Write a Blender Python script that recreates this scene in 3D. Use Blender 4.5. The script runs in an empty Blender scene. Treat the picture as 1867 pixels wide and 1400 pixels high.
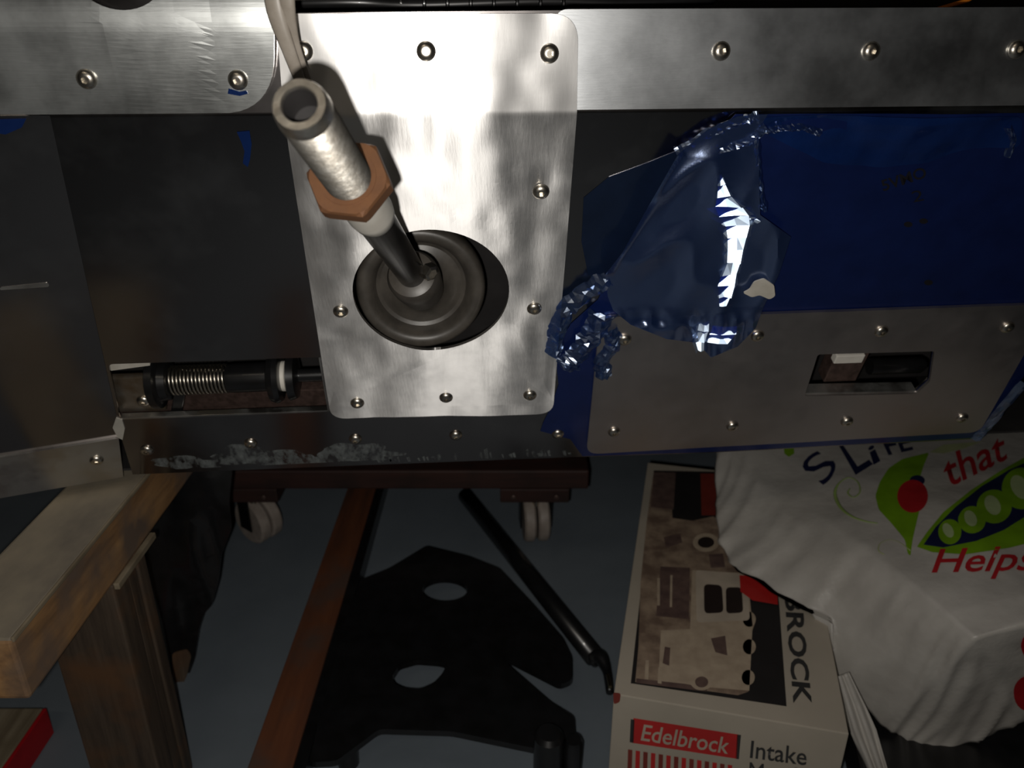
import bpy, bmesh, math, random
from mathutils import Vector, Matrix, noise
from mathutils.geometry import tessellate_polygon
from mathutils.bvhtree import BVHTree
random.seed(7)
sc = bpy.context.scene
COL = sc.collection
# ------------------------------------------------------------ camera
F, CX, CY, H = 1450.0, 933.5, 700.0, 0.75
PH = math.radians(24.0)
CAM = Vector((0, 0, H))
FWD = Vector((0, math.cos(PH), -math.sin(PH))); UP = Vector((0, math.sin(PH), math.cos(PH))); RT = Vector((1, 0, 0))
cd = bpy.data.cameras.new('camera'); cam = bpy.data.objects.new('camera', cd); COL.objects.link(cam)
cam.location = CAM; cam.rotation_euler = (math.pi/2 - PH, 0, 0)
cd.sensor_width = 36; cd.lens = 36*F/1867; cd.clip_start = 0.01
cd.dof.use_dof = True; cd.dof.focus_distance = 0.56; cd.dof.aperture_fstop = 9.0
sc.camera = cam
# ------------------------------------------------------------ world, flash, room lamp, exposure
w = bpy.data.worlds.new('world'); sc.world = w; w.use_nodes = True
w.node_tree.nodes['Background'].inputs[0].default_value = (0.55, 0.62, 0.75, 1)
w.node_tree.nodes['Background'].inputs[1].default_value = 0.016
ld = bpy.data.lights.new('phone_flash', 'AREA'); ld.shape = 'DISK'; ld.size = 0.009; ld.energy = 2.35; ld.color = (1.0, 0.955, 0.89)
lo = bpy.data.objects.new('phone_flash', ld); COL.objects.link(lo)
lo.location = CAM + RT*(-0.020) - UP*0.021 + FWD*0.004; lo.rotation_euler = (math.pi/2 - PH, 0, 0)
ld2 = bpy.data.lights.new('ceiling_lamp', 'AREA'); ld2.shape = 'RECTANGLE'; ld2.size = 0.9; ld2.size_y = 0.2; ld2.energy = 2.2; ld2.color = (1.0, 0.86, 0.68)
lo2 = bpy.data.objects.new('ceiling_lamp', ld2); COL.objects.link(lo2); lo2.location = (-0.5, -1.2, 2.3); lo2.rotation_euler = (math.radians(20), 0, 0)
sc.view_settings.view_transform = 'Standard'; sc.view_settings.look = 'None'; sc.view_settings.gamma = 1.0
sc.view_settings.use_curve_mapping = False; sc.view_settings.exposure = 0.0

# ------------------------------------------------------------ rays and planes
def ray(px, py): return RT*((px-CX)/F) - UP*((py-CY)/F) + FWD
def P(px, py, z): return CAM + ray(px, py)*z
def hit(px, py, o, n):
    d = ray(px, py); return CAM + d*((o-CAM).dot(n)/d.dot(n))
def at_h(px, py, h): return hit(px, py, Vector((0, 0, h)), Vector((0, 0, 1)))
A_ = math.radians(5.0)
T = Vector((math.cos(A_), math.sin(A_), 0)); BACK = Vector((-math.sin(A_), math.cos(A_), 0)); Z = Vector((0, 0, 1))
O = P(777, 206, 0.514)
TH = math.radians(22.8)
DB = BACK*math.sin(TH) - Z*math.cos(TH)           # down the lower face
NA = -BACK; NB = -BACK*math.cos(TH) - Z*math.sin(TH)
R_ = 0.006; L_ = R_*TH
def fold(s, w, n=0.0):
    """(s along the bend, w downwards, n out of the sheet) -> world, one sheet bent along w = 0"""
    h = L_/2
    if w <= -h: return O + T*s - Z*w + NA*n
    if w >= h: return O + T*s + DB*w + NB*n
    f = (w+h)/L_; a = TH*f
    p0 = O + T*s + Z*h; p1 = O + T*s + DB*h
    q = p0.lerp(O+T*s, f).lerp((O+T*s).lerp(p1, f), f)
    return q + (-BACK*math.cos(a) - Z*math.sin(a))*n
def px2sw(px, py):
    q = hit(px, py, O, NB) - O; w_ = q.dot(DB)
    if w_ >= 0: return (q.dot(T), w_)
    q = hit(px, py, O, NA) - O
    return (q.dot(T), -q.z)
def Bp(px, py, n): return hit(px, py, O + NB*n, NB)
def SW(pts): return [px2sw(*p) for p in pts]

# ------------------------------------------------------------ object helpers
def link(name, me, parent=None, mat=None, smooth=False):
    o = bpy.data.objects.new(name, me); COL.objects.link(o)
    if parent: o.parent = parent
    if mat: me.materials.append(mat)
    if smooth:
        me.polygons.foreach_set('use_smooth', [True]*len(me.polygons)); me.update()
    return o
def tag(o, label=None, cat=None, group=None, kind=None):
    if label: o['label'] = label
    if cat: o['category'] = cat
    if group: o['group'] = group
    if kind: o['kind'] = kind
    return o
def thing(name, label, cat, group=None, kind=None):
    o = bpy.data.objects.new(name, None); o.empty_display_size = .02; COL.objects.link(o)
    return tag(o, label, cat, group, kind)
def pyd(verts, faces):
    me = bpy.data.meshes.new('m'); me.from_pydata([tuple(v) for v in verts], [], faces); me.update(); return me
def rnd(pts, rad, k=6):
    """round the corners of a 2D polygon; rad is one number or a list"""
    out = []; n = len(pts)
    for i in range(n):
        r = rad[i] if isinstance(rad, (list, tuple)) else rad
        p = Vector(pts[i]); a = Vector(pts[i-1])-p; b = Vector(pts[(i+1) % n])-p
        if r <= 0: out.append(tuple(p)); continue
        la, lb = a.length, b.length; a.normalize(); b.normalize()
        t = min(r, la*.45, lb*.45)
        for j in range(k+1):
            f = j/k; p0 = p+a*t; p1 = p+b*t
            out.append(tuple(p0.lerp(p, f).lerp(p.lerp(p1, f), f)))
    return out
def circ(c, rx, ry=None, k=48, rot=0):
    ry = ry or rx
    return [(c[0]+rx*math.cos(2*math.pi*i/k)*math.cos(rot)-ry*math.sin(2*math.pi*i/k)*math.sin(rot),
             c[1]+rx*math.cos(2*math.pi*i/k)*math.sin(rot)+ry*math.sin(2*math.pi*i/k)*math.cos(rot)) for i in range(k)]
def flat(loops, cuts_x=(), cuts_y=()):
    vs = [Vector((p[0], p[1], 0)) for l in loops for p in l]
    tris = tessellate_polygon([[Vector((p[0], p[1], 0)) for p in l] for l in loops])
    bm = bmesh.new(); bv = [bm.verts.new(v) for v in vs]
    for t in tris:
        try: bm.faces.new([bv[i] for i in t])
        except ValueError: pass
    for v in [v for v in bm.verts if not v.link_faces]: bm.verts.remove(v)
    for c in cuts_x:
        bmesh.ops.bisect_plane(bm, geom=bm.verts[:]+bm.edges[:]+bm.faces[:], plane_co=(c, 0, 0), plane_no=(1, 0, 0), dist=1e-7)
    for c in cuts_y:
        bmesh.ops.bisect_plane(bm, geom=bm.verts[:]+bm.edges[:]+bm.faces[:], plane_co=(0, c, 0), plane_no=(0, 1, 0), dist=1e-7)
    return bm
def sheet(name, loops, fn, n0, th, mat, parent=None, cuts_x=(), cuts_y=(), hf=None, smooth=False):
    """2D outline (first loop) with holes -> solid sheet: fn(x, y, n) places it; hf adds relief"""
    bm = flat(loops, cuts_x, cuts_y)
    bm.verts.index_update(); N = len(bm.verts)
    top = []; bot = []
    for v in bm.verts:
        e = hf(v.co.x, v.co.y) if hf else 0.0
        top.append(fn(v.co.x, v.co.y, n0+th+e)); bot.append(fn(v.co.x, v.co.y, n0+e))
    faces = []
    flip = None
    for f in bm.faces:
        ix = [v.index for v in f.verts]
        if flip is None: pass
        faces.append(ix)
    # make the faces consistent: counter-clockwise in 2D
    def area(ix):
        s = 0
        for i in range(len(ix)):
            a = bm.verts[ix[i]].co; b = bm.verts[ix[(i+1) % len(ix)]].co; s += a.x*b.y-a.y*b.x
        return s
    bm.verts.ensure_lookup_table()
    faces = [ix if area(ix) > 0 else ix[::-1] for ix in faces]
    allf = list(faces) + [[i+N for i in ix[::-1]] for ix in faces]
    cnt = {}
    for ix in faces:
        for i in range(len(ix)):
            cnt[(ix[i], ix[(i+1) % len(ix)])] = 1
    for (a, b) in cnt:
        if (b, a) not in cnt: allf.append([a, a+N, b+N, b])
    bm.free()
    me = pyd(top+bot, allf)
    b2 = bmesh.new(); b2.from_mesh(me); bmesh.ops.recalc_face_normals(b2, faces=b2.faces[:]); b2.to_mesh(me); b2.free()
    o = link(name, me, parent, mat)
    if smooth:
        me.polygons.foreach_set('use_smooth', [True]*len(me.polygons)); me.set_sharp_from_angle(angle=math.radians(40))
    return o
def lin(a, b, n): return [a+(b-a)*i/n for i in range(1, n)]
def frame_of(d, up=None):
    d = d.normalized(); up = up or (Z if abs(d.z) < .9 else Vector((0, 1, 0)))
    x = up.cross(d).normalized(); y = d.cross(x).normalized(); return x, y, d
def lathe(name, base, axis, prof, mat, parent=None, k=40, smooth=True, closed=True, sides=None, up=None):
    """prof: list of (r, h) along axis"""
    x, y, d = frame_of(axis, up); vs = []; fs = []
    for (r, h) in prof:
        for i in range(k):
            a = 2*math.pi*i/k; vs.append(base + d*h + (x*math.cos(a)+y*math.sin(a))*r)
    for j in range(len(prof)-1):
        for i in range(k):
            fs.append((j*k+i, j*k+(i+1) % k, (j+1)*k+(i+1) % k, (j+1)*k+i))
    if closed:
        fs.append(tuple(range(k))[::-1]); fs.append(tuple((len(prof)-1)*k+i for i in range(k)))
    me = pyd(vs, fs)
    o = link(name, me, parent, mat, smooth)
    if smooth and hasattr(me, 'set_sharp_from_angle'): me.set_sharp_from_angle(angle=math.radians(38))
    return o
def tube(name, pts, r, mat, parent=None, k=12, res=1, flatn=None, fl=1.0):
    """smooth tube through pts; r number or list"""
    if res > 1:
        q = []; rr = []
        n = len(pts)
        for i in range(n-1):
            p0 = pts[max(i-1, 0)]; p1 = pts[i]; p2 = pts[i+1]; p3 = pts[min(i+2, n-1)]
            r1 = r[i] if isinstance(r, list) else r; r2 = r[i+1] if isinstance(r, list) else r
            for j in range(res):
                t = j/res; q.append(0.5*((2*p1)+(p2-p0)*t+(2*p0-5*p1+4*p2-p3)*t*t+(3*p1-p0-3*p2+p3)*t**3)); rr.append(r1+(r2-r1)*t)
        q.append(pts[-1]); rr.append(r[-1] if isinstance(r, list) else r)
    else:
        q = pts; rr = r if isinstance(r, list) else [r]*len(pts)
    vs = []; fs = []; x = None
    for i, p in enumerate(q):
        d = (q[min(i+1, len(q)-1)]-q[max(i-1, 0)]).normalized()
        if x is None: x, y, _ = frame_of(d, flatn)
        else:
            x = (x - d*x.dot(d)).normalized(); y = d.cross(x)
        for a in range(k):
            t = 2*math.pi*a/k; vs.append(p + x*math.cos(t)*rr[i] + y*math.sin(t)*rr[i]*fl)
    for j in range(len(q)-1):
        for i in range(k): fs.append((j*k+i, j*k+(i+1) % k, (j+1)*k+(i+1) % k, (j+1)*k+i))
    fs.append(tuple(range(k))[::-1]); fs.append(tuple((len(q)-1)*k+i for i in range(k)))
    return link(name, pyd(vs, fs), parent, mat, True)
def box(name, x0, x1, y0, y1, z0, z1, mat, parent=None, bev=0.002, rot=None):
    bm = bmesh.new()
    bmesh.ops.create_cube(bm, size=1)
    for v in bm.verts:
        v.co = Vector(((x0+x1)/2+v.co.x*(x1-x0), (y0+y1)/2+v.co.y*(y1-y0), (z0+z1)/2+v.co.z*(z1-z0)))
    if bev: bmesh.ops.bevel(bm, geom=bm.edges[:], offset=bev, segments=2, affect='EDGES', profile=.6)
    me = bpy.data.meshes.new('m'); bm.to_mesh(me); bm.free()
    if rot: me.transform(rot)
    return link(name, me, parent, mat)
def obox(name, c, ax, ay, az, mat, parent=None, bev=0.001):
    """box with half-axes ax, ay, az about c"""
    o = box(name, -1, 1, -1, 1, -1, 1, mat, parent, 0)
    M = Matrix((( ax.x, ay.x, az.x, c.x), (ax.y, ay.y, az.y, c.y), (ax.z, ay.z, az.z, c.z), (0, 0, 0, 1)))
    o.data.transform(M)
    bm = bmesh.new(); bm.from_mesh(o.data)
    bmesh.ops.recalc_face_normals(bm, faces=bm.faces[:])
    if bev: bmesh.ops.bevel(bm, geom=bm.edges[:], offset=bev, segments=2, affect='EDGES', profile=.6)
    bm.to_mesh(o.data); bm.free(); return o
def text2d(s, size=1.0, shear=0.0, bold=0.0):
    cu = bpy.data.curves.new('t', 'FONT'); cu.body = s; cu.size = size; cu.shear = shear; cu.offset = bold; cu.resolution_u = 3
    ob = bpy.data.objects.new('t', cu); COL.objects.link(ob)
    dg = bpy.context.evaluated_depsgraph_get(); dg.update()
    me = bpy.data.meshes.new_from_object(ob.evaluated_get(dg))
    bpy.data.objects.remove(ob); bpy.data.curves.remove(cu)
    xs = [v.co.x for v in me.vertices]; ys = [v.co.y for v in me.vertices]
    bb = (min(xs), max(xs), min(ys), max(ys))
    return me, bb
def text_on(name, s, quad, fn, mat, parent=None, shear=0.0, bold=0.0):
    """write s into a quad of pixel corners (bottom-left, bottom-right, top-right, top-left), placed by fn(px, py)"""
    me, bb = text2d(s, 1.0, shear, bold)
    q = [Vector(p) for p in quad]
    bm = bmesh.new(); bm.from_mesh(me)
    for v in bm.verts:
        u = (v.co.x-bb[0])/(bb[1]-bb[0]); t = (v.co.y-bb[2])/(bb[3]-bb[2])
        p = q[0].lerp(q[1], u).lerp(q[3].lerp(q[2], u), t); v.co = fn(p.x, p.y)
    bmesh.ops.remove_doubles(bm, verts=bm.verts[:], dist=1e-7)
    bm.to_mesh(me); bm.free(); me.materials.clear()
    return link(name, me, parent, mat)

# ------------------------------------------------------------ materials
def new_mat(name):
    m = bpy.data.materials.new(name); m.use_nodes = True
    return m, m.node_tree, m.node_tree.nodes['Principled BSDF']
def N(nt, typ, **kw):
    n = nt.nodes.new(typ)
    for k_, v in kw.items(): setattr(n, k_, v)
    return n
def coords(nt, scale=(1, 1, 1), rot=(0, 0, 0)):
    g = N(nt, 'ShaderNodeNewGeometry'); mp = N(nt, 'ShaderNodeMapping')
    mp.inputs['Scale'].default_value = scale; mp.inputs['Rotation'].default_value = rot
    nt.links.new(g.outputs['Position'], mp.inputs['Vector']); return mp.outputs[0]
def noise_n(nt, vec, scale, detail=4, rough=.55):
    n = N(nt, 'ShaderNodeTexNoise'); n.inputs['Scale'].default_value = scale; n.inputs['Detail'].default_value = detail
    n.inputs['Roughness'].default_value = rough; nt.links.new(vec, n.inputs['Vector']); return n.outputs[0]
def ramp(nt, fac, stops):
    r = N(nt, 'ShaderNodeValToRGB'); e = r.color_ramp.elements
    while len(e) < len(stops): e.new(.5)
    for i, (p, c) in enumerate(stops):
        e[i].position = p; e[i].color = (*c, 1) if len(c) == 3 else c
    nt.links.new(fac, r.inputs[0]); return r.outputs[0]
def bump(nt, bs, fac, strength, dist=.001):
    b = N(nt, 'ShaderNodeBump'); b.inputs['Strength'].default_value = strength; b.inputs['Distance'].default_value = dist
    nt.links.new(fac, b.inputs['Height']); nt.links.new(b.outputs[0], bs.inputs['Normal'])
def plain(name, col, rough=.5, metal=0.0, c2=None, scale=30, bs=0.0, stretch=(1, 1, 1), coat=0.0, bd=.001):
    m, nt, b = new_mat(name); v = coords(nt, stretch); f = noise_n(nt, v, scale)
    c2 = c2 or tuple(c*.8 for c in col)
    nt.links.new(ramp(nt, f, [(.35, c2), (.65, col)]), b.inputs['Base Color'])
    b.inputs['Roughness'].default_value = rough; b.inputs['Metallic'].default_value = metal
    b.inputs['Coat Weight'].default_value = coat
    if bs: bump(nt, b, f, bs, bd)
    return m
def alum(name, base, r0, r1, aniso=0.0, tan=(1, 0, 0), haze=0.0, hz=(.62, .66, .68), scale=18, grain=0.15, dirt_lo=.45, dirt_hi=.7, gs=(60, 60, 900), iso=None):
    """bare aluminium: directional grain, patches that are rougher and hazy with oxide"""
    m, nt, b = new_mat(name)
    v = coords(nt); patch = noise_n(nt, v, scale, 5, .6)
    vg = coords(nt, gs); gr = noise_n(nt, vg, 1.0, 3, .6)
    b.inputs['Metallic'].default_value = 1.0
    msk = ramp(nt, patch, [(dirt_lo, (0, 0, 0)), (dirt_hi, (1, 1, 1))])
    mx = N(nt, 'ShaderNodeMix', data_type='RGBA'); nt.links.new(msk, mx.inputs[0])
    mx.inputs[6].default_value = (*base, 1); mx.inputs[7].default_value = (*[min(1, c*.9+.05) for c in base], 1)
    nt.links.new(mx.outputs[2], b.inputs['Base Color'])
    mr = N(nt, 'ShaderNodeMapRange'); nt.links.new(patch, mr.inputs[0]); mr.inputs[1].default_value = .3; mr.inputs[2].default_value = .75
    mr.inputs[3].default_value = r0; mr.inputs[4].default_value = r1
    nt.links.new(mr.outputs[0], b.inputs['Roughness'])
    if aniso:
        b.inputs['Anisotropic'].default_value = aniso
        cx = N(nt, 'ShaderNodeCombineXYZ')
        for i in range(3): cx.inputs[i].default_value = tan[i]
        nt.links.new(cx.outputs[0], b.inputs['Tangent'])
    bump(nt, b, gr, grain, .0002)
    if iso:
        # second, undirected lobe of the same metal: (share, roughness)
        b2 = N(nt, 'ShaderNodeBsdfPrincipled'); b2.inputs['Metallic'].default_value = 1.0; b2.inputs['Roughness'].default_value = iso[1]
        nt.links.new(mx.outputs[2], b2.inputs['Base Color']); ms0 = N(nt, 'ShaderNodeMixShader'); ms0.inputs[0].default_value = iso[0]
        nt.links.new(b.outputs[0], ms0.inputs[1]); nt.links.new(b2.outputs[0], ms0.inputs[2]); nt.links.new(ms0.outputs[0], nt.nodes['Material Output'].inputs[0])
    if haze:
        d = N(nt, 'ShaderNodeBsdfDiffuse'); d.inputs[0].default_value = (*hz, 1)
        ms = N(nt, 'ShaderNodeMixShader')
        mu = N(nt, 'ShaderNodeMath', operation='MULTIPLY'); nt.links.new(msk, mu.inputs[0]); mu.inputs[1].default_value = haze
        nt.links.new(mu.outputs[0], ms.inputs[0]); nt.links.new(b.outputs[0], ms.inputs[1]); nt.links.new(d.outputs[0], ms.inputs[2])
        nt.links.new(ms.outputs[0], nt.nodes['Material Output'].inputs[0])
    return m
M = {}
M['plate'] = alum('brushed_plate', (.76, .75, .74), .40, .53, .97, (0, .25, -1), .0, scale=30, grain=.15, iso=(.26, .38), gs=(500, 60, 90))
M['sheet'] = alum('dark_sheet', (.275, .255, .25), .15, .24, .2, (1, .08, 0), .025, scale=9, grain=.03, dirt_lo=.5, dirt_hi=.8)
M['left'] = alum('hazy_plate', (.68, .70, .69), .25, .37, .5, (1, .08, 0), .07, (.50, .53, .53), 14, .12, .42, .62)
M['right'] = alum('hazy_trim', (.60, .62, .64), .30, .40, 0, (1, .08, 0), .05, (.50, .52, .54), 16, .25, .40, .65)
M['access'] = alum('dull_plate', (.52, .48, .47), .36, .46, .2, (1, .08, 0), .07, (.36, .33, .32), 22, .2, .3, .7)
M['flange'] = alum('flange', (.56, .54, .51), .3, .45, .2, (1, .08, 0), .16, (.34, .35, .34), 26, .1, .42, .6)
M['steel'] = plain('stainless', (.70, .65, .56), .30, 1.0, (.5, .46, .40), 300)
M['chrome'] = plain('worn_chrome', (.92, .88, .80), .36, 1.0, (.66, .61, .53), 160, .3)
M['bronze'] = plain('bronze', (.20, .092, .042), .45, .35, (.17, .08, .04), 140, .2)
M['nylon'] = plain('white_nylon', (.74, .71, .64), .45, 0, (.66, .62, .55), 60)
M['shaft'] = plain('black_shaft', (.022, .020, .019), .22, .3, (.012, .011, .010), 60)
M['rubber'] = plain('rubber', (.075, .066, .056), .40, 0, (.045, .040, .034), 55, .15)
M['black'] = plain('black_paint', (.010, .010, .011), .32, 0, (.006, .006, .006), 40, coat=.2)
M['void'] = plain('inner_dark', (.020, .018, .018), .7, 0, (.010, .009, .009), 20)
M['rust'] = plain('rusty_rail', (.16, .105, .09), .4, .6, (.09, .06, .05), 160, .3)
M['cad'] = plain('dull_tube', (.30, .27, .23), .35, .8, (.20, .15, .10), 60, .1)
M['cream'] = plain('cream_tab', (.55, .52, .46), .5, 0, (.45, .42, .36), 60)
def wood(name, c1, c2, c3, scale, stretch, rough=.6, stain=None):
    m, nt, b = new_mat(name); v = coords(nt, stretch); f = noise_n(nt, v, scale, 6, .6)
    col = ramp(nt, f, [(.30, c3), (.5, c2), (.68, c1)])
    v2 = coords(nt); g = noise_n(nt, v2, 14, 4, .5)
    mx = N(nt, 'ShaderNodeMix', data_type='RGBA'); nt.links.new(ramp(nt, g, [(.48, (0, 0, 0)), (.66, (1, 1, 1))]), mx.inputs[0])
    nt.links.new(col, mx.inputs[6]); mx.inputs[7].default_value = (*(stain or c3), 1)
    nt.links.new(mx.outputs[2], b.inputs['Base Color']); b.inputs['Roughness'].default_value = rough
    bump(nt, b, f, .3, .001); return m
M['beam'] = wood('trestle_wood', (.33, .235, .14), (.25, .175, .105), (.14, .085, .05), 6, (9, 1.2, 9), .5, (.17, .145, .115))
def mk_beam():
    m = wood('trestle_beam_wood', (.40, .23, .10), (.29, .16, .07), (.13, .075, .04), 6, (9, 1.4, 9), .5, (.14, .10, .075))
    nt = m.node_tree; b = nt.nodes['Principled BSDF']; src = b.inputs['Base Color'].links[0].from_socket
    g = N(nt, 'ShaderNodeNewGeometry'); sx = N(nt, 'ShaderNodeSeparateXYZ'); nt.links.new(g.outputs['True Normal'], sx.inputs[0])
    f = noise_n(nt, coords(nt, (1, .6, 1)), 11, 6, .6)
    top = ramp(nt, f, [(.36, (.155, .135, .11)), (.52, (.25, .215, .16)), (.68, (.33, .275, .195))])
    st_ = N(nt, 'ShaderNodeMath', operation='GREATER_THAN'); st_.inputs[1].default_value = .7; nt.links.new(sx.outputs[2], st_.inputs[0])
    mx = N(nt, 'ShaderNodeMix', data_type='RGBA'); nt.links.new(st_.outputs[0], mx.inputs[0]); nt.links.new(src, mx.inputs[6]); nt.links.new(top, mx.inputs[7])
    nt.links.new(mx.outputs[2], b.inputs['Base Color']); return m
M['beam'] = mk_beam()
M['post'] = wood('post_wood', (.090, .065, .045), (.062, .044, .030), (.035, .025, .018), 7, (16, 16, 1.2), .6, (.11, .055, .025))
M['plank'] = wood('pale_plank', (.28, .24, .17), (.22, .18, .12), (.14, .11, .07), 7, (14, 1, 14), .6)
M['red'] = plain('red_paint', (.42, .006, .012), .5)
M['batten'] = wood('brown_batten', (.17, .062, .028), (.13, .048, .024), (.075, .038, .024), 5, (10, 1, 10), .5, (.10, .06, .045))
M['deck'] = wood('dolly_wood', (.045, .017, .012), (.034, .013, .010), (.018, .009, .007), 6, (1, 10, 10), .6)
M['wheel'] = plain('caster_rubber', (.36, .31, .27), .5, 0, (.26, .22, .19), 50)
def mk_floor():
    m, nt, b = new_mat('painted_concrete'); v = coords(nt); f = noise_n(nt, v, 5, 6, .6)
    nt.links.new(ramp(nt, f, [(.3, (.125, .15, .175)), (.7, (.165, .195, .225))]), b.inputs['Base Color'])
    b.inputs['Roughness'].default_value = .62; bump(nt, b, noise_n(nt, v, 160, 4), .15, .001); return m
M['floor'] = mk_floor()
M['wall'] = plain('block_wall', (.10, .09, .08), .9, 0, (.07, .06, .055), 4)
def mk_film(name, col, rough=.25, metal=.75, bs=.1, haze=0):
    m, nt, b = new_mat(name); v = coords(nt); f = noise_n(nt, v, 35, 5, .6)
    nt.links.new(ramp(nt, f, [(.35, tuple(c*.75 for c in col)), (.7, col)]), b.inputs['Base Color'])
    b.inputs['Roughness'].default_value = rough; b.inputs['Metallic'].default_value = metal
    b.inputs['Coat Weight'].default_value = .6; b.inputs['Coat Roughness'].default_value = .12
    bump(nt, b, f, bs, .002); return m
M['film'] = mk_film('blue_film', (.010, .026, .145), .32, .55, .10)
M['film_lit'] = mk_film('lit_blue_film', (.010, .040, .20), .24, .6, .5)  # lit copy of the blue film, its light put into a lighter blue
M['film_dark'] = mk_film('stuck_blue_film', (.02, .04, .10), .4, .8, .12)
def mk_clear():
    m, nt, b = new_mat('loose_blue_film'); nt.nodes.remove(b)
    t = N(nt, 'ShaderNodeBsdfTransparent'); t.inputs[0].default_value = (.20, .38, .80, 1)
    g = N(nt, 'ShaderNodeBsdfGlossy'); g.inputs[0].default_value = (.62, .74, .95, 1); g.inputs[1].default_value = .24
    d = N(nt, 'ShaderNodeBsdfDiffuse'); d.inputs[0].default_value = (.025, .06, .17, 1)
    m1 = N(nt, 'ShaderNodeMixShader'); m1.inputs[0].default_value = .30
    nt.links.new(g.outputs[0], m1.inputs[1]); nt.links.new(d.outputs[0], m1.inputs[2])
    m2 = N(nt, 'ShaderNodeMixShader'); m2.inputs[0].default_value = .50
    nt.links.new(t.outputs[0], m2.inputs[1]); nt.links.new(m1.outputs[0], m2.inputs[2])
    nt.links.new(m2.outputs[0], nt.nodes['Material Output'].inputs[0])
    v = coords(nt); b_ = N(nt, 'ShaderNodeBump'); b_.inputs['Strength'].default_value = .2; b_.inputs['Distance'].default_value = .002
    nt.links.new(noise_n(nt, v, 60, 4), b_.inputs['Height'])
    nt.links.new(b_.outputs[0], g.inputs['Normal']); return m
M['loose'] = mk_clear()
M['glint'] = plain('glint_film', (.62, .74, .90), .36, .9, (.50, .64, .86), 60)  # pale film colour that carries the painted flash glint
M['ink'] = plain('marker_ink', (.004, .004, .008), .6)
M['card'] = plain('white_card', (.40, .355, .29), .6, 0, (.36, .32, .26), 12)
M['p_black'] = plain('print_black', (.020, .018, .018), .4)
M['p_man'] = plain('print_casting', (.30, .225, .16), .5, 0, (.14, .095, .07), 45)
M['p_man2'] = plain('print_casting_light', (.42, .34, .25), .5, 0, (.33, .26, .19), 60)
M['p_dark'] = plain('print_ports', (.022, .014, .012), .5)
M['p_brown'] = plain('print_shade', (.13, .085, .07), .5, 0, (.08, .05, .045), 60)
M['p_red'] = plain('print_red', (.50, .02, .018), .45)
M['p_red2'] = plain('print_dark_red', (.20, .03, .02), .5)
M['p_white'] = plain('print_white', (.46, .39, .31), .5)
M['p_text'] = plain('print_text', (.03, .03, .03), .5)
def mk_bag():
    m, nt, b = new_mat('white_plastic_bag'); v = coords(nt); f = noise_n(nt, coords(nt, (1, 1, 1)), 22, 5, .55)
    nt.links.new(ramp(nt, f, [(.3, (.38, .36, .33)), (.7, (.47, .45, .415))]), b.inputs['Base Color'])
    b.inputs['Roughness'].default_value = .42; bump(nt, b, f, .35, .006); return m
M['bag'] = mk_bag()
M['b_green'] = plain('bag_green', (.17, .34, .008), .45)
M['b_lime'] = plain('bag_lime', (.30, .42, .12), .45)
M['b_pale'] = plain('bag_pale_green', (.42, .46, .24), .45)
M['b_navy'] = plain('bag_navy', (.010, .014, .055), .45)
M['b_red'] = plain('bag_red', (.42, .015, .02), .45)
M['b_pea'] = plain('bag_pea_shine', (.42, .52, .26), .4)
M['strap'] = plain('pale_strap', (.36, .32, .275), .4, 0, (.27, .235, .195), 60)
M['orange'] = plain('orange_wire', (.75, .22, .02), .4)
M['brass'] = plain('brass', (.6, .5, .3), .3, 1.0)

# ------------------------------------------------------------ the setting
fl = box('floor', -3, 3, -2.5, 4.5, -.1, 0, M['floor'], bev=0); tag(fl, kind='structure')
for nm, a in (('wall_back', (-3, 3, 4.5, 4.6, 0, 2.6)), ('wall_left', (-3.1, -3, -2.5, 4.6, 0, 2.6)), ('wall_right', (3, 3.1, -2.5, 4.6, 0, 2.6)), ('wall_front', (-3, 3, -2.6, -2.5, 0, 2.6))):
    tag(box(nm, *a, M['wall'], bev=0), kind='structure')
tag(box('ceiling', -3.1, 3.1, -2.6, 4.6, 2.6, 2.7, M['wall'], bev=0), kind='structure')

# ------------------------------------------------------------ screws
def screw_mesh():
    bm = bmesh.new(); K = 24; rings = []
    prof = [(.0060, 0), (.0060, .0008), (.0056, .0018), (.0046, .0028), (.0034, .0034), (.0026, .0036)]
    for r, h in prof: rings.append([bm.verts.new((r*math.cos(2*math.pi*i/K), r*math.sin(2*math.pi*i/K), h)) for i in range(K)])
    def hexr(i, ap):
        a = 2*math.pi*i/K; return ap/math.cos(((a) % (math.pi/3))-math.pi/6)
    for h in (.0036, .0012):
        rings.append([bm.verts.new((hexr(i, .0019)*math.cos(2*math.pi*i/K), hexr(i, .0019)*math.sin(2*math.pi*i/K), h)) for i in range(K)])
    for j in range(len(rings)-1):
        for i in range(K): bm.faces.new((rings[j][i], rings[j][(i+1) % K], rings[j+1][(i+1) % K], rings[j+1][i]))
    bm.faces.new(rings[-1])
    me = bpy.data.meshes.new('screw'); bm.to_mesh(me); bm.free(); me.materials.append(M['steel'])
    me.polygons.foreach_set('use_smooth', [True]*len(me.polygons)); me.set_sharp_from_angle(angle=math.radians(50)); return me
SCREW = screw_mesh()
def screws(parent, pts, fn_p, nrm, n0):
    for (px, py) in pts:
        o = bpy.data.objects.new('screw', SCREW); COL.objects.link(o); o.parent = parent
        p = fn_p(px, py, n0)
        nn = nrm if isinstance(nrm, Vector) else nrm(py)
        nn = (nn + Vector((random.uniform(-.04, .04), 0, random.uniform(-.04, .04)))).normalized()
        o.matrix_world = Matrix.Translation(p) @ nn.to_track_quat('Z', 'Y').to_matrix().to_4x4() @ Matrix.Rotation(random.random()*3, 4, 'Z')
def Fp(px, py, n): return fold(*px2sw(px, py), n)
nrm_y = lambda y: NA if y < 206 else NB

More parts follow.
